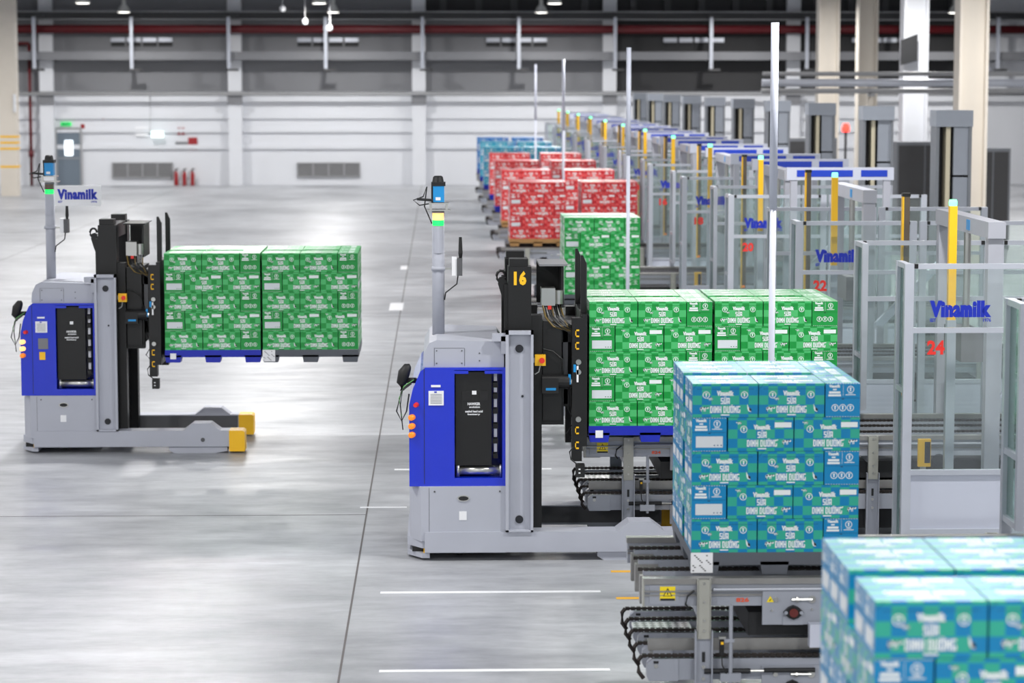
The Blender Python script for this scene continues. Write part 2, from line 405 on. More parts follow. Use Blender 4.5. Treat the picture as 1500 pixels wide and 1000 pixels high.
# pendant lamps in view and small pendant sensors
for (x, y) in ((-11, 77), (-11, 87), (3.6, 77), (3.6, 87), (-3.7, 77), (-3.7, 87), (18.2, 87)):
    t = thing('high_bay_lamp', 'bell shaped metal lamp hanging from the roof', 'lamp', (x, y, 6.2), 'high bay lamps')
    one('shade', M['chrome'], t, lambda b: b.lathe([(.23, .02), (.22, .06), (.16, .2), (.07, .3), (.07, .5), (.02, .52)], n=18), smooth=True)
    one('diffuser', M['lampglow'], t, lambda b: b.lathe([(.05, .005), (.2, .012), (.21, .02)], n=18))
    one('cord', M['cable'], t, lambda b: b.tube([(0, 0, .5), (0, 0, ZC - 6.2)], .012, 6))
for (x, y, z) in ((-4.9, 78, 6.0), (-4.2, 78, 5.6), (-3.42, 78, 5.4)):
    t = thing('pendant_sensor', 'small white pendant sensor on a thin cord', 'sensor', (x, y, z), 'pendant sensors')
    one('housing', M['white'], t, lambda b: b.lathe([(.05, 0), (.09, .05), (.09, .13), (.03, .19)], n=10)); one('cord', M['white'], t, lambda b: b.tube([(0, 0, .18), (0, 0, ZC - z)], .01, 5))

# ================================================================== cartons
CL, CW, CH = .383, .203, .198
def cow(b, o, u, v, s, mi_w, mi_k, flip=1):
    o, u, v = Vector(o), Vector(u) * (s * flip), Vector(v) * s
    body = [(-.5, .05), (-.45, .32), (-.2, .38), (.3, .36), (.5, .25), (.5, 0), (.3, -.02), (-.2, 0)]
    order = 1 if flip > 0 else -1
    b.flat(body[::-order], o, u, v, mi_w)
    for x in (-.42, -.22, .22, .4): b.flat([(x, .05), (x, -.35), (x + .1, -.35), (x + .1, .05)][::order], o, u, v, mi_w)
    b.flat([(-.52, .2), (-.62, .45), (-.95, .3), (-.9, .12), (-.7, .05)][::-order], o, u, v, mi_w)
    n = u.cross(v).normalized() * (.0006 * flip)
    for p in ([(-.35, .36), (-.05, .38), (-.1, .15), (-.3, .2)], [(.1, .3), (.4, .3), (.45, .05), (.2, .1)], [(-.62, .45), (-.75, .4), (-.7, .2), (-.55, .25)], [(.4, -.1), (.5, -.1), (.5, -.35), (.4, -.35)]):
        b.flat(p[::-order], o + n, u, v, mi_k)

def carton_mesh(name, mats):
    """mats: checker, plain, print white, black, label"""
    b = MB(); hx, hy = CL / 2, CW / 2; e = .0012
    b.box(-hx, hx, -hy, hy, 0, CH)          # faces: bottom, top, -y, +x, +y, -x
    b.m[3] = b.m[5] = 1
    def face(o, u, kind):
        o = Vector(o); U = Vector(u)
        def at(x, z, k=1): return o + U * x + Vector((0, 0, z)) + (U.cross(Vector((0, 0, 1)))) * (e * k)
        def rect(x, z, w_, h_, mi, k=1): b.flat([(-w_ / 2, -h_ / 2), (w_ / 2, -h_ / 2), (w_ / 2, h_ / 2), (-w_ / 2, h_ / 2)], at(x, z, k), U, ZP, mi)
        def disc(x, z, r):
            b.ring(at(x, z), U, ZP, r * .8, r, 14, 2)
            b.flat([(-r * .2, -r * .5), (r * .2, -r * .5), (r * .15, r * .1), (r * .35, r * .5), (-r * .35, r * .5), (-r * .15, r * .1)], at(x, z), U, ZP, 2)
        if kind in 'FK':
            dx = 0 if kind == 'F' else .008
            b.text('Vinamilk', at(dx, .142), U, ZP, .1, .03, 2, .075)
            b.block('SỮA', at(dx, .102), U, ZP, .054, .046, 2)
            b.block('DINH DƯỠNG', at(dx, .052), U, ZP, .178, .05, 2)
            rect(dx, .015, .05, .007, 2)
        if kind == 'F':
            rect(0, .1665, CL - .05, .0022, 4)
            b.flat([(0, 0), (.003, 0), (.03, .034), (.027, .034)][::-1], at(-CL / 2 + .0, .1655) + U * 0, U, ZP, 4)
            disc(-.112, .133, .021); disc(.112, .133, .021)
            cow(b, at(-.13, .048), U, ZP, .036, 2, 3, -1); cow(b, at(-.085, .108), U, ZP, .022, 2, 3)
            b.flat([(-.012, .03), (-.004, .012), (.012, 0), (.012, -.018), (-.004, -.014), (-.01, 0)], at(.14, .05), U, ZP, 2)
            b.flat([(-.002, .01), (.013, -.002), (.012, -.014), (.0, -.01)], at(.141, .05, 2), U, ZP, 3)
        if kind == 'K':
            rect(.13, .155, .098, .03, 2); cow(b, at(.145, .052), U, ZP, .036, 2, 3, -1); cow(b, at(-.125, .165), U, ZP, .022, 2, 3)
            disc(-.1, .13, .021); rect(.098, .066, .008, .006, 2)
        if kind in '12':
            b.text('Vinamilk', at(-.048, .182), U, ZP, .066, .018, 2, .075); rect(-.048, .162, .022, .008, 2)
            rect(-.048, .145, .066, .013, 2); rect(-.048, .128, .074, .012, 2); rect(.002, .155, .0015, .065, 2)
            disc(.045, .163, .021); rect(.045, .131, .06, .004, 2); rect(.045, .139, .03, .003, 2)
            rect(0, .112, CW - .006, .0022, 4); rect(0, .106, .014, .004, 3)
            for k in range(13):
                rect(-CW / 2 + .011 + k * .0153, .0025, .007, .003, 2); rect(-CW / 2 + .011 + k * .0153, .1965, .007, .003, 2)
        if kind == '1': rect(0, .056, .158, .066, 5); [rect(.03 + k * .02, .036, .008, .006, 4, 2) for k in range(3)]
        if kind == '2': [disc(-.045 + k * .045, .055, .021) for k in range(3)]
    face((0, -hy, 0), XP, 'F'); face((0, hy, 0), XN, 'K'); face((-hx, 0, 0), YN, '1'); face((hx, 0, 0), YP, '2')
    b.block('SỮA', (0, -.035, CH + e), XN, YN, .09, .045, 2)
    b.block('DINH DƯỠNG', (0, .025, CH + e), XN, YN, .28, .07, 2)
    b.text('Vinamilk', (0, -.075, CH + e), XN, YN, .12, .024, 2, .05)
    me = b.mesh(name, mats)
    uv = me.uv_layers.new(name='squares'); sq = CL / 7
    for p in me.polygons[:6]:
        for li in p.loop_indices:
            v = me.vertices[me.loops[li].vertex_index].co; n = p.normal
            if abs(n.z) > .5: c = (v.x + hx, v.y + hy)
            elif abs(n.y) > .5: c = (v.x + hx, v.z + .035)
            else: c = (v.y + hy, v.z)
            uv.data[li].uv = (c[0] / sq + .001, c[1] / sq + .001)
    return me
def carton_kind(name, c1, c2, plain, line):
    return carton_mesh('milk_carton', [checker_mat(name + '_squares', c1, c2), mat(name + '_end', plain, .35, var=.03), M['print'], M['ink'], mat(name + '_line', line, .5), M['label']])
M['print'] = mat('carton_white_print', (226, 232, 232), .4, var=.02)
M['label'] = mat('carton_grey_label', (206, 212, 216), .45, var=.04)
CART = dict(
    green=carton_kind('green_carton', (14, 142, 58), (72, 178, 104), (20, 145, 62), (10, 110, 44)),
    blue=carton_kind('blue_carton', (0, 124, 176), (46, 164, 140), (2, 128, 182), (0, 84, 128)),
    red=carton_kind('red_carton', (196, 30, 40), (222, 84, 84), (200, 36, 46), (140, 20, 28)),
    cyan=carton_kind('cyan_carton', (10, 130, 178), (60, 176, 190), (14, 136, 184), (0, 84, 128)),
    deep=carton_kind('deep_blue_carton', (10, 92, 176), (56, 140, 204), (14, 100, 182), (0, 60, 120)))
SIMPLE = {}
def layout():
    """(x, y, layer, rotation) of the 13 cartons of each of five layers, pallet corner at the origin"""
    rows = (0, .21, .54, .75, .96); out = []
    for k in range(5):
        L = [(x + .195, y + .105, 0.) for x in (0, .39) for y in rows] + [(.885, y + .195, -90.) for y in (0, .39, .78)]
        for (x, y, r) in L:
            if k % 2: x, y, r = .99 - x, 1.17 - y, r + 180
            out.append((x, y, k, r))
    return out
rest = {}
def stack(X, Y, Z, kind, label, group, sides='L', budget=99, layers=(0, 1, 2, 3, 4), xmax=9.):
    rnd = random.Random(int(X * 100 + Y * 10)); n = 0
    for (x, y, k, r) in layout():
        lx = abs(math.cos(R(r))) * CL / 2 + abs(math.sin(R(r))) * CW / 2; ly = abs(math.sin(R(r))) * CL / 2 + abs(math.cos(R(r))) * CW / 2
        jx, jy, jr = rnd.uniform(-.001, .001), rnd.uniform(-.001, .001), rnd.uniform(-.1, .1)
        seen = y - ly < .02 or k == 4 or ('L' in sides and x - lx < .02) or ('R' in sides and x + lx > .97)
        seen = seen and k in layers and x < xmax
        P = (X + x + jx, Y + y + jy, Z + k * .2)
        if seen and budget > 0:
            o = bpy.data.objects.new('milk_carton', CART[kind]); COL.objects.link(o); o.location = P; o.rotation_euler = (0, 0, R(r + jr))
            lay = ('bottom', 'second', 'middle', 'fourth', 'top')[k]
            col = 0 if lx < .15 else 1 if (abs(x - (.885 if k % 2 == 0 else .105)) < .35) else 2
            pos = ('turned end-on', 'next to the end-on one', 'two along from the end-on one')[col] if y - ly < .02 else ('farthest back' if y + ly > 1.15 else 'behind the front row')
            tag(o, label % lay + ', ' + pos, 'carton', group); n += 1
        else:
            rest.setdefault(kind, []).append((P, R(r + jr)))
    return n
def pallet(X, Y, Z, m, label, group=None, sticker=None):
    t = thing('wooden_pallet' if m == 'pwood' else 'plastic_pallet', label, 'pallet', (X, Y, Z), group)
    bx('deck', M[m], t, 0, .99, 0, 1.17, .075, .13)
    for x in (0, .41, .82):
        for y in (0, .5, 1.0):
            one('foot', M[m], t, lambda b: b.prism([(x + .012, 0), (x + .158, 0), (x + .17, .075), (x, .075)], y, y + .17))
    bx('deck_lip', M[m], t, 0, .99, 0, .03, .055, .075)
    if sticker == 'square': bx('sticker', M['white'], t, .055, .115, -.003, 0, .035, .095, label='white square sticker')
    if sticker == 'torn':
        def f(b):
            b.box(.0, .13, -.003, 0, .01, .13)
            for q in range(16): b.box(.01 + (q * 37 % 11) * .01, .02 + (q * 37 % 11) * .01, -.0045, -.003, .02 + (q * 53 % 10) * .01, .026 + (q * 53 % 10) * .01, 1)
        one('sticker', [M['white'], M['ink']], t, f, 'torn white paper label')
    return t

# ================================================================== chain conveyors (two decks), one per bay
PITCH = 5.75; Y26 = 14.09
BAYS = {n: Y26 + PITCH * (26 - n) / 2 for n in range(28, 1, -2)}
CX0 = 1.19
conv0 = thing('chain_conveyor', 'two-deck grey chain conveyor with orange number 826 beside the teal carton stack', 'conveyor', (CX0, BAYS[26], 0))
LEN = 5.4
def rail_part(name, y0, y1, z0, z1, m='conv', x1=LEN): return bx(name, M[m], conv0, 0, x1, y0, y1, z0, z1)
for y in (0, 1.3):
    def f(b, y=y):
        b.box(0, LEN, y, y + .06, .755, .90); b.box(-.005, LEN, y - .012, y + .06, .885, .92, 1); b.box(0, LEN, y - .018, y, .84, .848, 1)
        b.box(0, LEN, y - .01, y, .815, .825, 1)
    one('side_rail', [M['conv'], M['rail']], conv0, f)
def chain_fn(y, z):
    def f(b):
        x = -.01
        while x < LEN:
            b.box(x, x + .026, y, y + .03, z, z + .02); b.box(x + .026, x + .036, y + .004, y + .026, z + .004, z + .016); x += .036
    return f
for y in (.33, .68, 1.0):
    def f(b, y=y):
        b.box(.02, LEN, y, y + .05, .79, .895); b.box(0, .14, y - .006, y + .056, .70, .87, 1)
    one('strand', [M['conv'], M['rail']], conv0, f); one('chain', M['chain'], conv0, chain_fn(y + .01, .895))
bx('end_plate', M['brack'], conv0, -.01, .0, -.012, .06, .755, .92)
bx('cover_plate', M['conv'], conv0, .03, .2, -.006, 0, .765, .88)
def warn(b):
    b.box(.09, .18, -.010, -.006, .79, .872); b.flat([(-.028, -.02), (.028, -.02), (0, .03)], (.135, -.0108, .835), XP, ZP, 1); b.box(.092, .178, -.0112, -.010, .79, .802, 1)
    b.flat([(-.02, -.0155), (.02, -.0155), (0, .02)], (.135, -.0114, .835), XP, ZP, 0); b.flat([(-.004, -.01), (.004, -.01), (.002, .008), (-.002, .008)], (.135, -.0118, .835), XP, ZP, 1)
one('warning_label', [M['lemon'], M['ink']], conv0, warn, 'yellow warning triangle label')
one('guide_rod', M['conv'], conv0, lambda b: b.tube([(.4, -.02, .855), (LEN, -.02, .855)], .011, 8))
M['orangetxt'] = mat('orange_stencil', (228, 88, 48), .5)
num0 = one('bay_number', M['orangetxt'], conv0, lambda b: b.text('826', (.575, -.004, .79), XP, ZP, .075, .026))
def dplate(z):
    def f(b):
        b.prism([(.69, z), (1.3, z), (1.3, z + .2), (.69, z + .2)], -.02, 0)
        for x, zz, r in ((.77, .15, .014), (.98, .15, .022), (.745, .085, .006), (.98, .09, .006)): b.tube([(x, -.032, z + zz), (x, -.02, z + zz)], r, 10, 1)
        b.tube([(.86, -.03, z + .15), (.98, -.03, z + .15)], .009, 8, 1); b.tube([(.885, -.03, z + .15), (.9, -.03, z + .15)], .018, 6, 1)
    return f
def bearing(z):
    def f(b):
        b.box(.81, .93, -.028, -.02, z + .0, z + .05, 2); b.prism([(.81, z + .075), (.84, z + .105), (.87, z + .118), (.9, z + .105), (.93, z + .075), (.9, z + .045), (.87, z + .032), (.84, z + .045)], -.045, -.02)
        b.tube([(.87, -.055, z + .075), (.87, -.04, z + .075)], .026, 14, 1)
        for x in (.825, .915): b.tube([(x, -.05, z + .075), (x, -.04, z + .075)], .011, 8, 2)
    return f
M['bearred'] = mat('bearing_red', (96, 34, 30), .4)
def tri(b):
    b.flat([(-.022, -.016), (.022, -.016), (0, .022)], (.735, -.0225, .795), XP, ZP, 0); b.flat([(-.008, -.008), (.0, -.004), (.008, .008), (0, .004)], (.735, -.0235, .793), XP, ZP, 1)
for z in (.645, .2):
    one('drive_plate', [M['conv'], M['chrome']], conv0, dplate(z)); one('bearing', [M['black'], M['bearred'], M['conv']], conv0, bearing(z))
one('warning_label', [M['lemon'], M['ink']], conv0, tri, 'yellow warning triangle')
def leg_fn(x, y, s):
    def f(b):
        y0, y1 = (y - .05 * s, y) if s > 0 else (y, y + .05)
        b.box(x - .05, x + .05, y - .02 if s > 0 else y + .02, y - .012 if s > 0 else y + .028, 0.0, .62)
        b.box(x - .052, x - .044, min(y, y - .05 * s), max(y, y - .05 * s), 0, .62); b.box(x + .044, x + .052, min(y, y - .05 * s), max(y, y - .05 * s), 0, .62)
        b.box(x - .035, x + .035, y - .04 if s > 0 else y + .03, y - .03 if s > 0 else y + .04, .57, .92, 1)
        b.box(x - .04, x - .033, min(y - .04 * s, y), max(y - .04 * s, y), .57, .92, 1); b.box(x + .033, x + .04, min(y - .04 * s, y), max(y - .04 * s, y), .57, .92, 1)
        yy = y - .045 * s
        for z in (.62, .68, .79, .9): b.tube([(x, yy, z), (x, yy + .012 * s, z)], .008, 8, 2)
        for z in (.33, .4): b.tube([(x, y - .03 * s, z), (x, y - .012 * s, z)], .011, 8, 2)
        b.box(x - .009, x + .009, y - .024 * s - .001, y - .024 * s + .001, .43, .49, 3)
        b.box(x - .08, x + .08, y - .08, y + .08, 0, .012)
    return f
for x in (.345, 2.35, 4.5):
    one('leg', [M['conv'], M['brack'], M['chrome'], M['void']], conv0, leg_fn(x, -.018, 1)); one('leg', [M['conv'], M['brack'], M['chrome'], M['void']], conv0, leg_fn(x, 1.36, -1))
    bx('cross_beam', M['conv'], conv0, x - .04, x + .04, 0, 1.36, .70, .755); bx('cross_beam', M['conv'], conv0, x - .04, x + .04, 0, 1.36, .315, .36)
# underside drive
one('drive_shaft', M['void'], conv0, lambda b: (b.tube([(.87, 0, .72), (.87, 1.36, .72)], .05, 12), b.tube([(2.9, 0, .72), (2.9, 1.36, .72)], .05, 12)))
bx('belly_pan', M['void'], conv0, .62, LEN - .1, .08, 1.28, .56, .7)
# lower deck
for i, y in enumerate((.0, .33, .68, 1.0, 1.3)):
    def f(b, y=y):
        b.box(.2, LEN, y, y + .05, .315, .44)
        pts = [(.03, .31), (.2, .31), (.2, .44), (.05, .44), (.02, .415), (.015, .34)]
        b.prism(pts, y - .008, y + .058)
        b.tube([(.07, y - .012, .4), (.07, y - .008, .4)], .013, 8, 1); b.box(.055, .085, y - .01, y - .008, .415, .43, 2)
    one('lower_strand', [M['conv'], M['chrome'], M['void']], conv0, f)
    one('lower_chain', M['chain'], conv0, lambda b, y=y: (chain_fn(y + .01, .445)(b), b.tube([(-.01, y + .025, .455), (-.03, y + .025, .43), (-.03, y + .025, .36), (0, y + .025, .32)], .014, 6)))
bx('lower_guide', M['rail'], conv0, .03, LEN, .09, .11, .47, .54)
M['tread'] = checker_mat('tread_plate', (226, 226, 228), (120, 120, 124), .3)
def tread(b): b.box(.0, .36, .745, .95, .43, .45)
o = one('tread_plate', M['tread'], conv0, tread); uvl = o.data.uv_layers.new(name='squares')
for p in o.data.polygons:
    for li in p.loop_indices:
        v = o.data.vertices[o.data.loops[li].vertex_index].co; uvl.data[li].uv = ((v.x + v.y) * 20, (v.x - v.y) * 20)
bx('lower_void', M['void'], conv0, .92, LEN - .1, .08, 1.28, .14, .3)
# sensor stand and control box
one('sensor_stand', M['conv'], conv0, lambda b: (b.tube([(.50, -.07, .3), (.50, -.07, .775)], .012, 8), b.box(.44, .56, -.085, -.06, .32, .37), b.box(.46, .52, -.085, -.055, .555, .575)))
one('photo_sensor', [M['blackp'], M['yellow'], M['chrome']], conv0, lambda b: (b.box(.435, .46, -.09, -.06, .48, .575), b.box(.44, .456, -.093, -.09, .545, .56, 1), b.box(.43, .47, -.085, -.065, .575, .59, 2)))
one('sensor_cable', M['cable'], conv0, lambda b: (b.tube([(.447, -.075, .48), (.45, -.085, .42), (.48, -.08, .36), (.47, -.075, .32)], .005, 6), b.tube([(.29, -.02, .85), (.25, -.03, .82), (.24, -.02, .77), (.26, 0, .74)], .006, 6)))
one('air_cylinder', [M['void'], M['chrome']], conv0, lambda b: (b.tube([(.35, -.04, .375), (.62, -.04, .375)], .016, 8), b.tube([(.62, -.04, .375), (.7, -.04, .375)], .008, 8, 1), b.tube([(.7, -.04, .378), (1.0, -.04, .378)], .014, 8, 0)))
bx('control_box', M['panel'], conv0, .955, 1.25, -.12, -.045, .53, .665)

SMALL = ('warning_label', 'bearing', 'sensor_stand', 'photo_sensor', 'sensor_cable', 'air_cylinder', 'tread_plate', 'cover_plate', 'guide_rod', 'bay_number')
CARR = {28: 'near teal', 24: 'the vehicle numbered 16', 20: 'a single green carton stack'}
conv = {26: conv0}
for n, y in BAYS.items():
    if n == 26: continue
    if n == 28: lab = 'two-deck chain conveyor under the teal carton stack next to the 826 conveyor'
    elif n == 24: lab = 'two-deck chain conveyor the vehicle numbered 16 is loading'
    elif n == 22: lab = 'empty two-deck chain conveyor behind the vehicle numbered 16'
    elif n == 20: lab = 'two-deck chain conveyor under the single green carton stack'
    elif n == 18: lab = 'two-deck chain conveyor between the green and the red stacks'
    elif n >= 10: lab = 'two-deck chain conveyor under a pair of red carton stacks'
    elif n >= 6: lab = 'two-deck chain conveyor under a pair of light blue carton stacks'
    elif n == 4: lab = 'two-deck chain conveyor under the dark blue carton stacks'
    else: continue
    conv[n] = dup(conv0, (CX0, y, 0), lab, 'conveyors in the row of bays', skip=SMALL if n < 22 else ('bay_number',))
conv0['group'] = 'conveyors in the row of bays'
one('bay_number', M['orangetxt'], conv[24], lambda b: b.text('824', (.575, -.004, .79), XP, ZP, .075, .026))

# ------------------------------------------------------------------ the loads
TOPZ = .941
cnt = 0
def load(X, Y, Z, kind, pm, plabel, label, group, sticker=None, pg=None, **k):
    global cnt
    pallet(X, Y, Z, pm, plabel, pg, sticker); cnt += stack(X, Y, Z + .13, kind, label, group, **k)
load(1.47, 8.15, TOPZ - .02, 'blue', 'pgrey', 'grey plastic pallet under the cropped teal carton stack', 'teal carton in the %s layer of the cropped stack', 'cartons of the near teal stack', layers=(2, 3, 4), xmax=.75)
load(1.47, BAYS[26] + .1, TOPZ - .02, 'blue', 'pgrey', 'grey plastic pallet with a torn white label on the 826 conveyor', 'teal carton in the %s layer above number 826', 'cartons of the teal stack on the 826 conveyor', sticker='torn')
load(1.19, 19.48, .93, 'green', 'pblue', 'blue plastic pallet held over the conveyor by the vehicle numbered 16', 'green carton, %s layer, blue pallet of vehicle 16', 'cartons of the inner stack on vehicle 16', sticker='square')
load(2.195, 19.48, .93, 'green', 'pgrey', 'grey plastic pallet at the fork tips of the vehicle numbered 16', 'green carton, %s layer, outer pallet of vehicle 16', 'cartons of the outer stack on vehicle 16', sides='')
load(-2.835, 25.3, .92, 'green', 'pblue', 'blue plastic pallet raised by the vehicle with the lettered sign', 'green carton, %s layer, blue pallet of sign-bearing vehicle', 'cartons over the blue raised pallet', sides='', sticker='square')
load(-1.83, 25.3, .92, 'green', 'pgrey', 'grey plastic pallet raised by the vehicle with the lettered sign', 'green carton, %s layer, grey pallet of sign-bearing vehicle', 'cartons over the grey raised pallet', sides='R', sticker='torn')
load(1.62, BAYS[20] + .5, TOPZ - .02, 'green', 'pgrey', 'dark grey pallet under the single green stack on its conveyor', 'green carton, %s layer of the lone stack', 'cartons of the lone green stack')
for n in (16, 14, 12, 10):
    for j, x in enumerate((1.24, 2.5)):
        if n == 16:
            load(x, BAYS[n] + .4, TOPZ - .02, 'red', 'pwood', 'wooden pallet under a foremost red carton stack', ('red carton, %s layer, foremost stack by the aisle', 'red carton, %s layer, foremost stack by the guards')[j], ('cartons of the red stack by the aisle', 'cartons of the red stack by the guards')[j], pg='wooden pallets under the foremost red stacks', sides='', layers=(0, 1, 2, 3, 4) if j == 0 else (2, 3, 4))
        else:
            load(x, BAYS[n] + .4, TOPZ - .02, 'red', 'pwood' if n > 12 else 'pblue', 'pallet under a red carton stack farther down the row', '', '', pg='pallets under the farther red stacks', budget=0)
for n in (8, 6, 4):
    for x in (1.2, 2.3):
        load(x, BAYS[n] + .4, TOPZ - .02, 'cyan' if n > 4 else 'deep', 'pblue', 'blue pallet under a far blue carton stack', '', '', pg='pallets under the far blue stacks', budget=0)
print('individual cartons', cnt)
RL = dict(green='remaining green milk cartons inside the stacks', blue='remaining teal milk cartons inside the stacks', red='red milk cartons stacked on the farther pallets', cyan='light blue milk cartons stacked on far pallets', deep='dark blue milk cartons stacked by the wall end')
for kind, L in rest.items():
    src = CART[kind]; b = MB()
    if kind in ('green', 'blue'):
        src = CART[kind]; use = range(6)
    sv = [v.co.copy() for v in src.vertices]; sp = [(tuple(p.vertices), p.material_index) for p in src.polygons]
    if kind in ('green', 'blue'): sp = sp[:6]; sv = sv[:8]
    uvs = []; suv = src.uv_layers[0].data; sl = [suv[li].uv[:] for p in list(src.polygons)[:len(sp)] for li in p.loop_indices]
    for (P, r) in L:
        T = Matrix.Translation(P) @ Matrix.Rotation(r, 4, 'Z'); k = len(b.v)
        b.v += [tuple(T @ v) for v in sv]
        for f, mi in sp: b.f.append(tuple(i + k for i in f)); b.m.append(mi)
        uvs += sl
    o = b.build('stacked_cartons', list(src.materials))
    u = o.data.uv_layers.new(name='squares'); u.data.foreach_set('uv', [c for p in uvs for c in p])
    tag(o, RL[kind], 'cartons', kind='stuff')

# ================================================================== automated forklifts
def make_agv(label, num, sign):
    t = thing('automated_forklift', label, 'forklift')
    W = 1.4
    # lower chassis
    def f(b):
        b.prism([(.0, .18), (.09, .0), (.77, .0), (.77, W), (.09, W), (.0, W - .18)], .16, .6, 'z')
        b.prism([(.12, .02), (.77, .02), (.77, W - .02), (.12, W - .02)], .06, .16, 'z')
        b.tube([(.2, -.004, .56), (.2, 0, .56)], .008, 6, 1); b.tube([(.72, -.004, .56), (.72, 0, .56)], .008, 6, 1); b.tube([(.2, -.004, .2), (.2, 0, .2)], .008, 6, 1); b.tube([(.72, -.004, .2), (.72, 0, .2)], .008, 6, 1)
    one('chassis', [M['agvgrey'], M['dgrey']], t, f)
    one('seam', M['dgrey'], t, lambda b: (b.box(.155, .158, -.001, 0, .17, .59), b.box(.155, .765, -.001, 0, .205, .208)))
    one('rear_bumper', [M['agvgrey'], M['black'], M['yellow']], t, lambda b: (b.prism([(-.02, .2), (.1, .02), (.16, .02), (.16, W - .02), (.1, W - .02), (-.02, W - .2)], .1, .17, 'z'), b.prism([(-.02, .2), (.1, .02), (.16, .02), (.16, W - .02), (.1, W - .02), (-.02, W - .2)], .02, .06, 'z'), b.box(.02, .15, .1, W - .1, .06, .1, 1), b.box(.11, .14, .03, .1, .06, .1, 2)))
    one('charge_port', [M['chrome'], M['void']], t, lambda b: (b.prism([(.43 + .05 * math.cos(a * .524), .505 + .026 * math.sin(a * .524)) for a in range(12)], -.006, 0), b.prism([(.43 + .04 * math.cos(a * .524), .505 + .018 * math.sin(a * .524)) for a in range(12)], -.008, -.005, mi=1)))
    bx('paper_note', M['white'], t, .395, .455, -.003, 0, .33, .40)
    # blue cover with battery bay
    slope = [(.0, .6), (.17, .6), (.17, 1.55), (.11, 1.6), (.05, 1.42), (.0, 1.28)]
    def f(b):
        b.prism([(.0, .6), (.36, .6), (.36, 1.55), (.13, 1.55), (.09, 1.52), (.03, 1.38), (.0, 1.25)], .02, W - .02)
        b.box(.36, .765, .7, W - .02, .6, 1.55); b.box(.36, .765, .02, .7, .6, .665); b.box(.36, .765, .02, .7, 1.525, 1.55); b.box(.74, .765, .02, .1, .665, 1.525)
        b.box(.36, .47, .02, .06, 1.5, 1.53); b.box(.6, .74, .02, .06, 1.5, 1.53)
    one('blue_cover', M['agvblue'], t, f)
    one('cover_seam', M['ink'], t, lambda b: b.box(.118, .122, .018, .02, .62, 1.54))
    one('battery', [M['black'], M['blackp'], M['white']], t, lambda b: (b.box(.37, .655, .06, .68, .76, 1.51), b.box(.42, .49, .055, .06, 1.28, 1.36, 1), b.box(.56, .63, .055, .06, 1.28, 1.36, 1), b.box(.5, .535, .056, .06, 1.33, 1.36, 2), b.text('HAWKER', (.515, .0585, 1.255), XP, ZP, .1, .022, 2), b.text('evolution', (.52, .0585, 1.23), XP, ZP, .085, .016, 2), b.text('sealed lead acid', (.515, .0585, 1.195), XP, ZP, .14, .018, 2), b.text('battery', (.515, .0585, 1.17), XP, ZP, .1, .018, 2)), 'black battery with white print')
    one('battery_roller', M['chrome'], t, lambda b: (b.tube([(.40, .1, .715), (.73, .1, .715)], .036, 14), b.box(.375, .4, .06, .14, .67, .76), b.box(.72, .735, .06, .14, .67, .76)), smooth=True)
    one('terminal_strip', [M['white'], M['black']], t, lambda b: [(b.box(.675, .7, .12, .16, z, z + .075, 0), b.box(.67, .705, .1, .18, z - .05, z - .01, 1)) for z in (.86, .98, 1.1, 1.22, 1.34, 1.43)])
    def f(b):
        b.box(.155, .275, .012, .02, 1.25, 1.365)
        for q in range(7): b.box(.17, .26, .0105, .012, 1.265 + q * .012, 1.268 + q * .012, 1)
        b.box(.2, .22, .010, .012, 1.35, 1.362, 2)
    one('instruction_plate', [M['white'], M['dgrey'], M['navy']], t, f)
    bx('name_plate', M['white'], t, .175, .25, .012, .02, 1.395, 1.412)
    if sign:
        bx('data_plate', M['clad'], t, .18, .28, .012, .02, 1.08, 1.19); bx('yellow_plate', M['yellow'], t, .19, .25, .012, .02, .97, 1.05)
    for z in (1.155, 1.085, 1.015):
        one('side_lamp', M['amberlit'] if sign and z > 1.02 else M['orange'], t, lambda b: b.tube([(.03, .03, z), (.015, -.012, z), (.012, -.022, z)], [.024, .024, .012], 12), smooth=True)
    one('stop_button', M['redtxt'], t, lambda b: b.tube([(.06, .02, 1.255), (.05, -.02, 1.255)], [.02, .017], 12))
    one('handset', M['blackp'], t, lambda b: (b.tube([(-.055, .1, 1.36), (-.06, .1, 1.42), (-.04, .1, 1.5), (-.01, .1, 1.55), (.01, .1, 1.56)], [.02, .042, .05, .036, .015], 10), b.box(-.02, .06, .08, .12, 1.42, 1.46), b.tube([(-.06, .1, 1.53), (-.03, .1, 1.52)], .012, 8)), smooth=True)
    one('handset_cable', [M['cable'], M['cableg']], t, lambda b: (b.tube([(.02, .06, 1.42), (-.06, .05, 1.36), (-.1, .05, 1.2), (-.06, .05, 1.12), (-.02, .05, 1.2), (.0, .04, 1.34)], .006, 6), b.tube([(.03, .06, 1.44), (-.05, .05, 1.38), (-.07, .05, 1.25), (-.05, .05, 1.05)], .005, 6), b.tube([(.04, .06, 1.45), (-.04, .05, 1.4), (-.08, .05, 1.3), (-.06, .05, 1.16)], .004, 6, 1)))
    # hood
    def f(b):
        b.prism([(.11, 1.55), (.755, 1.55), (.755, 1.7), (.72, 1.75), (.22, 1.765), (.16, 1.74), (.12, 1.66)], .06, W - .06)
        b.box(.2, .203, .058, .06, 1.56, 1.7, 1); b.box(.44, .443, .058, .06, 1.56, 1.7, 1); b.box(.2, .44, .058, .06, 1.7, 1.702, 1)
        for x, z in ((.22, 1.58), (.42, 1.58), (.22, 1.68), (.42, 1.68), (.56, 1.6), (.56, 1.66)): b.tube([(x, .056, z), (x, .06, z)], .006, 6, 1)
    one('hood', [M['agvgrey'], M['dgrey']], t, f)
    # sensor pole
    px, py = .235, .6
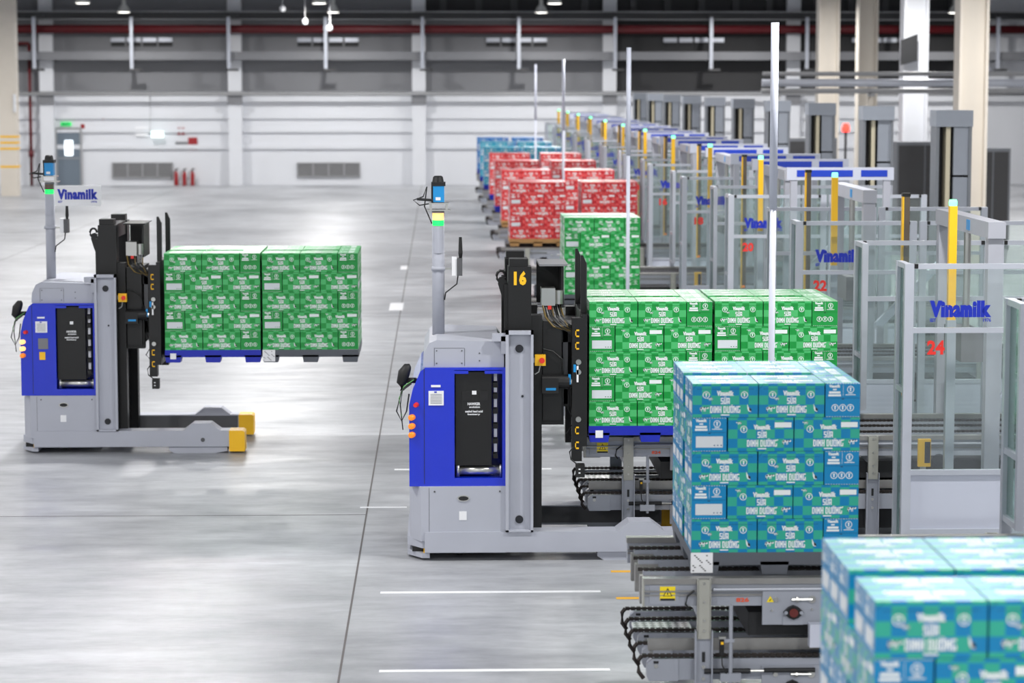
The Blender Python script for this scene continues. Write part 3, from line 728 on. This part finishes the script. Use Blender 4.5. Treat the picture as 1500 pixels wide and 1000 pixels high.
    pole = one('sensor_pole', M['agvgrey'], t, lambda b: (b.tube([(px, py, 1.74), (px, py, 2.76)], .05, 18), b.box(px - .055, px + .055, py - .06, py + .055, 2.28, 2.31)), smooth=True)
    one('signal_lamp', [M['amberlit'] if not sign else M['brown'], M['greenlit'], M['agvgrey']], pole, lambda b: (b.tube([(px, py - .02, 2.69), (px, py - .02, 2.745)], .046, 14), b.tube([(px, py - .02, 2.645), (px, py - .02, 2.688)], .046, 14, 1), b.tube([(px, py - .015, 2.42), (px, py - .015, 2.644)], .045, 14, 2)), 'green lamp lit below an amber one')
    one('top_plate', M['chrome'], pole, lambda b: (b.box(px - .09, px + .1, py - .09, py + .09, 2.765, 2.775), b.box(px - .075, px + .085, py - .08, py + .08, 2.82, 2.83), b.box(px - .07, px - .05, py - .07, py - .05, 2.775, 2.82), b.box(px + .06, px + .08, py - .07, py - .05, 2.775, 2.82)))
    one('laser_scanner', [M['lidar'], M['blackp'], M['white']], pole, lambda b: (b.prism([(px - .04, 2.835), (px + .05, 2.835), (px + .05, 2.97), (px - .04, 2.97)], py - .07, py + .05), b.box(px - .055, px - .04, py - .06, py + .06, 2.83, 2.99, 1), b.box(px - .055, px + .06, py - .075, py + .07, 2.965, 2.995, 1), b.tube([(px, py, 2.995), (px, py, 3.035), (px, py, 3.045)], [.048, .04, .03], 14, 1), b.box(px - .02, px + .02, py - .072, py - .07, 2.85, 2.875, 2)), 'blue laser scanner with black cap')
    one('scanner_cable', M['cable'], pole, lambda b: (b.tube([(px - .03, py - .07, 2.83), (px - .15, py - .06, 2.81), (px - .2, py - .05, 2.85), (px - .12, py - .05, 2.88), (px - .09, py - .05, 2.96), (px - .11, py - .05, 2.8), (px - .05, py - .05, 2.66)], .006, 6), b.tube([(px - .04, py - .07, 2.85), (px - .17, py - .06, 2.86)], .012, 6)))
    one('radio_box', [M['dgrey'], M['white'], M['blackp'], M['chrome']], pole, lambda b: (b.box(px + .15, px + .195, py - .08, py + .03, 2.24, 2.38), b.box(px + .11, px + .15, py - .07, py + .02, 2.24, 2.39, 1), b.tube([(px + .18, py - .03, 2.38), (px + .18, py - .03, 2.42), (px + .18, py - .03, 2.55)], [.012, .018, .012], 8, 2), b.box(px + .05, px + .12, py - .03, py - .01, 2.285, 2.3, 3), b.tube([(px + .16, py - .03, 2.24), (px + .15, py - .03, 2.17), (px + .06, py - .03, 2.1), (px + .05, py - .03, 2.04)], .006, 6, 2)), 'small radio box with black antenna')
    if sign:
        s = bx('sign_board', M['white'], t, px + .06, px + .54, py - .075, py - .055, 2.52, 2.73, label='white sign with blue lettering')
        one('sign_lettering', M['navy'], s, lambda b: (b.text('Vinamilk', (px + .3, py - .077, 2.64), XP, ZP, .42, .11, 0, .07), b.text('EST', (px + .12, py - .077, 2.563), XP, ZP, .045, .022), b.text('1976', (px + .47, py - .077, 2.563), XP, ZP, .06, .022)))
    # side channel
    def f(b):
        b.box(.775, .985, .02, .05, .235, 1.845); b.box(.765, .79, -.03, .05, .235, 1.845); b.box(.965, .985, -.03, .05, .235, 1.845); b.box(.765, .985, -.03, .05, 1.815, 1.845); b.box(.765, .985, -.03, .05, .235, .25)
        b.box(.66, .79, .0, .06, 1.76, 1.82); b.box(.73, .79, .0, .06, 1.66, 1.8)
        b.tube([(.875, .012, 1.7), (.875, .02, 1.7)], .032, 16, 1); b.tube([(.875, .012, .33), (.875, .02, .33)], .032, 16, 1); b.tube([(.9, .014, 1.32), (.9, .02, 1.32)], .01, 8, 1)
    one('side_channel', [M['agvgrey'], M['ink']], t, f)
    # mast
    def mast(y0, y1):
        def f(b):
            b.box(.79, .975, y0, y1, .1, 2.34); b.box(.8, .95, y0 + .03, y1, 2.34, 2.4); b.box(.975, 1.06, y0 + .03, y1 - .03, .1, 1.95); b.box(.76, .79, y0 + .02, y0 + .05, .3, 2.2)
        return f
    m1 = one('mast', M['black'], t, mast(.14, .34)); one('mast', M['black'], t, mast(W - .34, W - .14))
    bx('mast_crosshead', M['black'], t, .82, .96, .34, W - .34, 2.2, 2.34); bx('mast_crosshead', M['black'], t, .82, .96, .34, W - .34, .3, .5)
    def f(b):
        b.prism([(.79, 2.2), (.79, 1.98), (.74, 2.1), (.71, 2.2), (.72, 2.25), (.75, 2.26)], .2, .24)
        b.tube([(.735 + .035 * math.cos(a * .6), .22, 2.26 + .045 * math.sin(a * .6)) for a in range(0, 11)], .012, 6)
    one('lifting_eye', M['black'], t, f)
    if num: one('mast_number', M['yellow'], t, lambda b: b.text(num, (.885, .137, 2.25), XP, ZP, .1, .115, 0, .06), 'yellow number on the black mast')
    # hydraulics and motors
    one('drive_block', M['black'], t, lambda b: (b.box(1.07, 1.22, .2, .9, 1.1, 1.9), b.box(1.06, 1.24, .24, .34, 1.06, 1.5), b.tube([(1.12, .19, 1.82), (1.12, .2, 1.82)], .018, 10)))
    bx('cable_guard', M['clad'], t, 1.235, 1.275, .3, .6, 1.22, 1.82)
    one('lift_motor', [M['blackp'], M['lidar'], M['chrome']], t, lambda b: (b.tube([(1.06, .16, 1.42), (1.28, .16, 1.42)], .055, 14), b.box(1.06, 1.19, .1, .22, 1.33, 1.45), b.box(1.09, 1.17, .098, .1, 1.355, 1.375, 1), b.tube([(1.28, .16, 1.42), (1.33, .16, 1.42)], .03, 10, 2)), 'black motor with blue label')
    one('valve_block', [M['chrome'], M['redtxt'], M['black'], M['clad']], t, lambda b: (b.box(1.06, 1.17, .25, .45, 2.02, 2.16), b.tube([(1.2, .3, 2.03), (1.2, .3, 2.14)], .035, 10), b.box(1.11, 1.14, .24, .25, 1.99, 2.02, 1), b.prism([(1.04, 2.34), (1.26, 2.34), (1.27, 2.355), (1.04, 2.355)], .2, .8, mi=3 if not sign else 2), b.box(1.22, 1.24, .3, .8, 2.0, 2.34, 2), b.box(1.04, 1.22, .78, .8, 2.0, 2.34, 2)), 'metal valve block under a cover plate')
    def f(b):
        rr = random.Random(3)
        for q in range(9):
            x = 1.07 + q * .018; b.tube([(x, .25 + .02 * q, 2.02), (x + .02, .2, 1.95 - rr.uniform(0, .06)), (x + .08 + rr.uniform(-.03, .03), .18, 1.86), (1.26 + rr.uniform(0, .06), .2, 1.82), (1.34, .22, 1.8 - .03 * q)], .008, 6, q % 4 == 0)
        b.tube([(1.07, .18, 1.68), (1.15, .17, 1.66), (1.22, .17, 1.6), (1.23, .18, 1.5)], .006, 6)
        b.tube([(1.29, .16, 1.4), (1.27, .16, 1.2), (1.32, .16, 1.1), (1.26, .16, 1.0), (1.3, .16, .96)], .006, 6)
    M.setdefault('hose', mat('hydraulic_hose', (112, 92, 40), .5)); one('hose', [M['cable'], M['hose']], t, f)
    # fork carriage
    def f(b):
        b.box(1.38, 1.42, .12, W - .12, .9, 1.96); b.box(1.3, 1.38, .12, .24, .78, 1.93); b.box(1.3, 1.38, W - .24, W - .12, .78, 1.93)
        b.box(1.22, 1.38, .3, W - .3, 1.72, 1.86); b.box(1.22, 1.38, .3, W - .3, 1.2, 1.34)
    one('fork_carriage', M['black'], t, f)
    def cmark(z):
        def f(b):
            b.box(1.325, 1.332, .115, .12, z, z + .06); b.box(1.325, 1.355, .115, .12, z, z + .012); b.box(1.325, 1.355, .115, .12, z + .048, z + .06)
        return f
    for z in (1.78, 1.68, 1.0, .88): one('guide_bracket', M['yellow'], t, cmark(z))
    for z in (1.58, 1.5, 1.12): one('guide_roller', M['chrome'], t, lambda b: b.tube([(1.35, .1, z), (1.35, .12, z)], .022, 12))
    one('position_sensor', [M['lidar'], M['white']], t, lambda b: (b.box(1.27, 1.29, .12, .16, 1.4, 1.48), b.box(1.31, 1.33, .1, .12, 1.5, 1.56), b.box(1.335, 1.35, .1, .12, 1.42, 1.55, 1)))
    one('load_sensor', [M['blackp'], M['white'], M['cable']], t, lambda b: (b.box(1.33, 1.4, .06, .16, .66, .76), b.box(1.35, 1.365, .058, .06, .69, .7, 1), b.box(1.35, 1.365, .058, .06, .72, .73, 1), b.tube([(1.34, .1, .76), (1.29, .1, .8), (1.28, .1, .86), (1.31, .1, .9)], .006, 6, 2)))
    for y in (.3, W - .3):
        one('backrest_bar', [M['black'], M['dgrey']], t, lambda b: (b.prism([(1.375, 1.9), (1.42, 1.9), (1.42, 2.36), (1.395, 2.42), (1.375, 2.42)], y - .02, y + .02), b.box(1.422, 1.426, y - .012, y + .012, 1.9, 2.36, 1)))
        yf = .49 if y < .7 else .98
        one('fork', M['black'], t, lambda b: b.prism([(1.40, .965), (3.36, .965), (3.4, .985), (1.42, .992), (1.42, 1.4), (1.40, 1.4)], yf - .07, yf + .07))
    one('stop_box', [M['yellow'], M['redtxt'], M['chrome']], t, lambda b: (b.box(1.0, 1.085, .04, .1, 1.56, 1.645), b.tube([(1.055, .015, 1.603), (1.055, .04, 1.603)], .022, 14, 1), b.box(.98, 1.02, .08, .14, 1.58, 1.62, 2), b.tube([(1.04, .07, 1.56), (1.03, .07, 1.51), (1.0, .08, 1.49)], .008, 6, 2)), 'yellow box with red stop button')
    # straddle legs
    for y0, y1, s in ((-.015, .2, 1), (W - .2, W + .015, -1)):
        prof = [(.12, .07), (2.12, .07), (2.12, .235), (2.03, .235), (1.93, .31), (1.75, .31), (1.65, .235), (.12, .235)]
        one('leg', M['agvgrey'], t, lambda b: b.prism(prof, y0, y1))
        one('leg_tip', M['yellow'], t, lambda b: b.prism([(2.12, .02), (2.28, .02), (2.28, .22), (2.26, .235), (2.12, .235)], y0 - .01, y1 + .01), 'yellow end block')
        one('wheel_housing', M['agvgrey'], t, lambda b: b.prism([(1.5, .07), (2.1, .07), (2.1, .02), (1.98, .0), (1.55, .0), (1.5, .03)], y0 + .02, y1 - .02))
        one('leg_bolt', M['dgrey'], t, lambda b: (b.tube([(1.85, y0 - .004, .14), (1.85, y0, .14)], .022, 10)))
        if s < 0: bx('dark_inner_face', M['dgrey'], t, .8, 2.11, y0 - .012, y0, .09, .225)  # thin dark grey sheet over the far leg's inner face
    one('drive_wheel', M['black'], t, lambda b: (b.tube([(.4, .25, .06), (.4, .4, .06)], .06, 14), b.tube([(.4, 1.0, .06), (.4, 1.15, .06)], .06, 14)))
    return t
a = make_agv('blue and grey automated forklift with yellow number 16 on its black mast', '16', False); a.location = (-.245, 19.33, 0)
a = make_agv('blue and grey automated forklift with a white lettered sign on its pole', None, True); a.location = (-4.29, 25.14, 0)

# ================================================================== glass guards of the bays
def make_guard(front):
    """one panel row of a bay guard, 2.5 m wide; origin at its aisle-side foot"""
    t = thing('glass_guard', '', 'guard')
    for i, x in enumerate((0, 1.24)):
        for xx in (x + .0, x + 1.14):
            bx('post', M['alu'], t, xx, xx + .07, 0, .06, 0, 2.42)
            bx('post_cap', M['black'], t, xx + (.07 if xx == x else -.03), xx + (.1 if xx == x else 0), -.002, .05, 2.385, 2.42)
        for z in (2.38, 1.89, .79, .33): bx('rail', M['alu'], t, x + .07, x + 1.14, .005, .055, z, z + .04)
        bx('pane', M['gloss'], t, x + .07, x + 1.14, .025, .031, 1.93, 2.38); bx('pane', M['gloss'], t, x + .07, x + 1.14, .025, .031, .83, 1.89)
        bx('solid_panel', M['panel'], t, x + .07, x + 1.14, .02, .035, .37, .79)
    s = (.06, .34) if front else (-.34, 0)
    z0 = .1 if front else .98
    bx('side_pane', M['sideglass'], t, .03, .036, s[0], s[1], z0, 2.38)
    bx('side_post', M['alu'], t, .0, .05, s[1] if front else s[0] - .05, s[1] + .05 if front else s[0], 0 if front else .98, 2.42)
    bx('side_rail', M['alu'], t, .005, .055, s[0], s[1], 2.38, 2.42); bx('side_rail', M['alu'], t, .005, .055, s[0], s[1], 1.42, 1.46); bx('side_rail', M['alu'], t, .005, .055, s[0], s[1], z0, z0 + .04)
    one('foot', M['chrome'], t, lambda b: (b.box(-.02, .09, -.03, .09, 0, .015), b.box(1.12, 1.26, -.03, .09, 0, .015)))
    return t
def sign_mesh():
    b = MB(); b.text('Vinamilk', (0, 0, 0), XP, ZP, .475, .13, 0, .085); b.text('EST', (-.21, 0, -.085), XP, ZP, .045, .028); b.text('1976', (.205, 0, -.085), XP, ZP, .06, .028)
    return b.mesh('sign_lettering', M['navy'])
SIGN = sign_mesh()
GX = 3.55
gf = make_guard(True); gb = make_guard(False); usedf = usedb = False
for n in range(26, 0, -2):
    y = BAYS[n]
    where = {26: '', 24: 'marked 24 behind the teal stack', 22: 'marked 22 beyond the green load', 20: 'marked 20 partly hidden by the tall pole'}[n] if n >= 20 else ('of a bay beside the red stacks' if n >= 10 else 'of a bay at the far end of the row')
    if n < 26:
        o = gf if not usedf else dup(gf, skip=('sign_lettering', 'guard_number')); usedf = True; o.location = (GX, y - 1.24, 0)
        o['label'] = 'front glass guard %s' % where; o['group'] = 'front glass guards of the bays'
        s = bpy.data.objects.new('sign_lettering', SIGN); COL.objects.link(s); s.parent = o; s.location = (.43, -.004, 2.075)
        if n >= 14: one('guard_number', M['redtxt'], o, lambda b: b.text(str(n), (.245, -.004, 1.78), XP, ZP, .135, .11, 0, .04))
    o = gb if not usedb else dup(gb); usedb = True; o.location = (GX + .08, y + 1.5, 0)
    o['label'] = ('rear glass guard of the ' + {26: 'bay with the 826 conveyor', 24: 'bay vehicle 16 is loading', 22: 'empty bay past vehicle 16', 20: 'bay holding the single green stack'}[n]) if n >= 20 else 'rear glass guard ' + where; o['group'] = 'rear glass guards of the bays'

# light-curtain posts, gantries, lifts and cross beams, one set per bay
def make_yellow():
    t = thing('light_curtain', '', 'post')
    bx('column', M['yellow'], t, -.03, .03, -.03, .03, 1.95, 2.84); bx('lower_column', M['alu'], t, -.035, .035, -.035, .035, 0, 1.95)
    one('indicator', M['greencap'], t, lambda b: b.lathe([(.032, 2.84), (.034, 2.87), (.028, 2.89)], n=10), 'glowing green cap'); return t
def make_brown():
    t = thing('light_curtain', '', 'post')
    bx('column', M['brown'], t, -.02, .03, -.03, .03, 1.03, 2.8); bx('edge', M['yellow'], t, -.035, -.02, -.03, .03, 1.03, 2.8); bx('cap', M['black'], t, -.035, .035, -.035, .035, 2.8, 2.83)
    bx('stand', M['alu'], t, -.03, .03, -.03, .03, 0, 1.03); one('indicator', M['orange'], t, lambda b: b.box(-.02, .02, -.036, -.03, 1.04, 1.07)); return t
def make_gantry():
    t = thing('gantry_frame', '', 'frame')
    for y in (-.55, 1.375): bx('post', M['gantry'], t, -.06, .06, y, y + .11, 0, 2.57)
    one('beam', M['gantry'], t, lambda b: b.prism([(-.58, 2.57), (1.49, 2.57), (1.49, 2.7), (-.58, 2.7)], -.07, .07, 'x'))
    one('brace', M['panel'], t, lambda b: b.prism([(.05, 1.3), (.16, 1.3), (.75, 1.9), (.75, 2.0)], -.53, -.46))
    bx('tag_plate', M['lidar'], t, -.074, -.07, .1, .22, 2.595, 2.68)
    bx('carriage', M['clad'], t, -.1, .1, .2, .9, 1.5, 1.75); one('lift_rod', M['chrome'], t, lambda b: b.tube([(0, .5, 1.7), (0, .5, 2.6)], .03, 8)); return t
def make_lift():
    t = thing('lift_tower', '', 'tower')
    bx('side_frame', M['machine'], t, -.24, -.2, -.2, .2, 0, 3.25); bx('side_frame', M['machine'], t, .2, .24, -.2, .2, 0, 3.25)
    bx('back_plate', M['darksteel'], t, -.2, .2, .1, .2, 0, 3.25); bx('header', M['machine_l'], t, -.25, .25, -.22, .22, 3.2, 3.42)
    bx('guide_strip', M['cream'], t, -.1, -.04, -.15, .1, 0, 3.2); bx('front_panel', M['machine_l'], t, 0, .2, -.18, -.12, 2.55, 3.2); bx('front_panel', M['machine_l'], t, 0, .2, -.18, -.12, 1.2, 2.52); bx('front_panel', M['machine_l'], t, 0, .2, -.18, -.12, 0.0, 1.17)
    return t
def make_beam():
    t = thing('cross_beam', '', 'beam')
    bx('beam', M['panel'], t, 0, 1.3, 0, .1, 2.62, 2.77); bx('blue_stripe', M['bandblue'], t, .12, .8, -.004, 0, 2.66, 2.74); bx('blue_stripe', M['bandblue'], t, .9, 1.22, -.004, 0, 2.66, 2.74)
    for x in (.05, 1.18): bx('post', M['gantry'], t, x, x + .08, .01, .09, 0, 2.62)
    return t
PY, PB, PG, PLf, PBm = make_yellow(), make_brown(), make_gantry(), make_lift(), make_beam()
fresh = set()
def put(src, loc, label, group):
    o = dup(src) if src in fresh else src; fresh.add(src); o.location = loc; o['label'] = label; o['group'] = group
for n in range(24, 0, -2):
    y = BAYS[n]
    bay = {24: 'the bay vehicle 16 is loading', 22: 'the empty bay past vehicle 16', 20: 'the bay of the lone green stack', 18: 'the bay before the red stacks'}.get(n, 'a bay with red stacks' if n >= 10 else 'a bay at the far end')
    put(PY, (4.0, y - .8, 0), 'yellow light curtain post with a green lamp at ' + bay, 'yellow light curtain posts')
    put(PB, (4.1, y + 1.66, 0), 'brown windowed light curtain post with yellow edge at ' + bay, 'brown light curtain posts')
    put(PG, (4.4, y, 0), 'pale inverted-U gantry frame over the conveyor of ' + bay, 'gantry frames')
    if n <= 20:
        put(PLf, (6.94, y + 1.9, 0), 'tall grey lift tower with a cream strip behind the glass guards', 'lift towers')
        for dy in (-1.4, 1.9 if n > 2 else 1.7): put(PBm, (4.2, y + dy - .3, 0), 'pale cross beam on posts with a blue stripe', 'blue striped cross beams')
# stretch of conveyor machinery at the right, seen through the guards
for n in (24, 22, 20, 18):
    y = BAYS[n]
    t = thing('pallet_stop', 'small yellow and black printed box on a post inside ' + {24: 'the bay vehicle 16 loads', 22: 'the empty bay', 20: 'the lone green bay', 18: 'the bay before the red stacks'}[n], 'box', (3.86, y - .5, 0), 'printed boxes inside the bays')
    bx('post', M['alu'], t, -.02, .02, -.02, .02, 0, .75); one('box', [M['yellow'], M['ink']], t, lambda b: (b.box(-.05, .05, -.06, -.02, .75, .97), b.box(.0, .045, -.062, -.06, .78, .95, 1)))

# tall pale poles between the bays
for i, (x, y, lab) in enumerate(((2.39, 17.55, 'between the teal and the green stacks'), (2.33, 30.3, 'before the single green stack'), (2.33, 46.2, 'between the red stacks'), (2.32, 59.3, 'before the light blue stacks'))):
    t = thing('tall_pole', 'tall pale metal pole standing ' + lab, 'pole', (x, y, 0), 'tall poles along the bays')
    one('lower_tube', M['panel'], t, lambda b: b.tube([(0, 0, 0), (0, 0, 2.9)], .023, 14), smooth=True); one('upper_tube', M['panel'], t, lambda b: b.tube([(0, 0, 2.9), (0, 0, 4.22)], .029, 14), smooth=True); bx('base_plate', M['conv'], t, -.08, .08, -.08, .08, 0, .012)

# pipe rack and clutter behind the lift towers
t = thing('pipe_rack', 'long pale overhead pipe rack crossing before the columns', 'rack', (7.2, 55, 0))
for i, (z, r, m) in enumerate(((3.6, .06, 'steel'), (3.78, .09, 'alu'), (3.98, .05, 'steel'))):
    one('pipe', M[m], t, lambda b: b.tube([(0, -.1 * i, z), (8.5, -.1 * i, z)], r, 10), smooth=True)
for x in (.3, 2.4, 4.6, 6.6, 8.2):
    bx('rack_post', M['beige'], t, x, x + .12, .1, .22, 0, 3.9); bx('bracket', M['steel'], t, x, x + .1, -.3, .1, 3.48, 3.54)
for x, z in ((4.9, 4.06), (7.0, 4.04)): one('roof_dome', M['panel'], t, lambda b: b.lathe([(.22, z), (.16, z + .1), (.04, z + .16)], (x, -.2, 0), 10))
t = thing('warning_beacon', 'glowing red beacon on a thin post among the lift towers', 'beacon', (9.85, 59.5, 0))
one('post', M['darksteel'], t, lambda b: b.tube([(0, 0, 0), (0, 0, 2.6)], .03, 8)); one('lamp', M['redlit'], t, lambda b: b.lathe([(.09, 2.6), (.1, 2.7), (.06, 2.8)], n=12))
for i, (x, y, w_, z) in enumerate(((11.0, 55.8, .65, 2.45), (12.6, 56, .4, 2.3), (9.2, 62, .8, 2.4))):
    t = thing('control_cabinet', ('dark grey control cabinet at the foot of the white column', 'dark control cabinet beside the last cream column', 'grey control cabinet behind the red beacon')[i], 'cabinet', (x, y, 0))
    bx('body', M['machine'], t, -w_, w_, -.3, .3, 0, z); bx('door', M['darksteel'], t, -w_ + .05, -.02, -.32, -.3, .1, z - .08); bx('door', M['darksteel'], t, .02, w_ - .05, -.32, -.3, .1, z - .08)
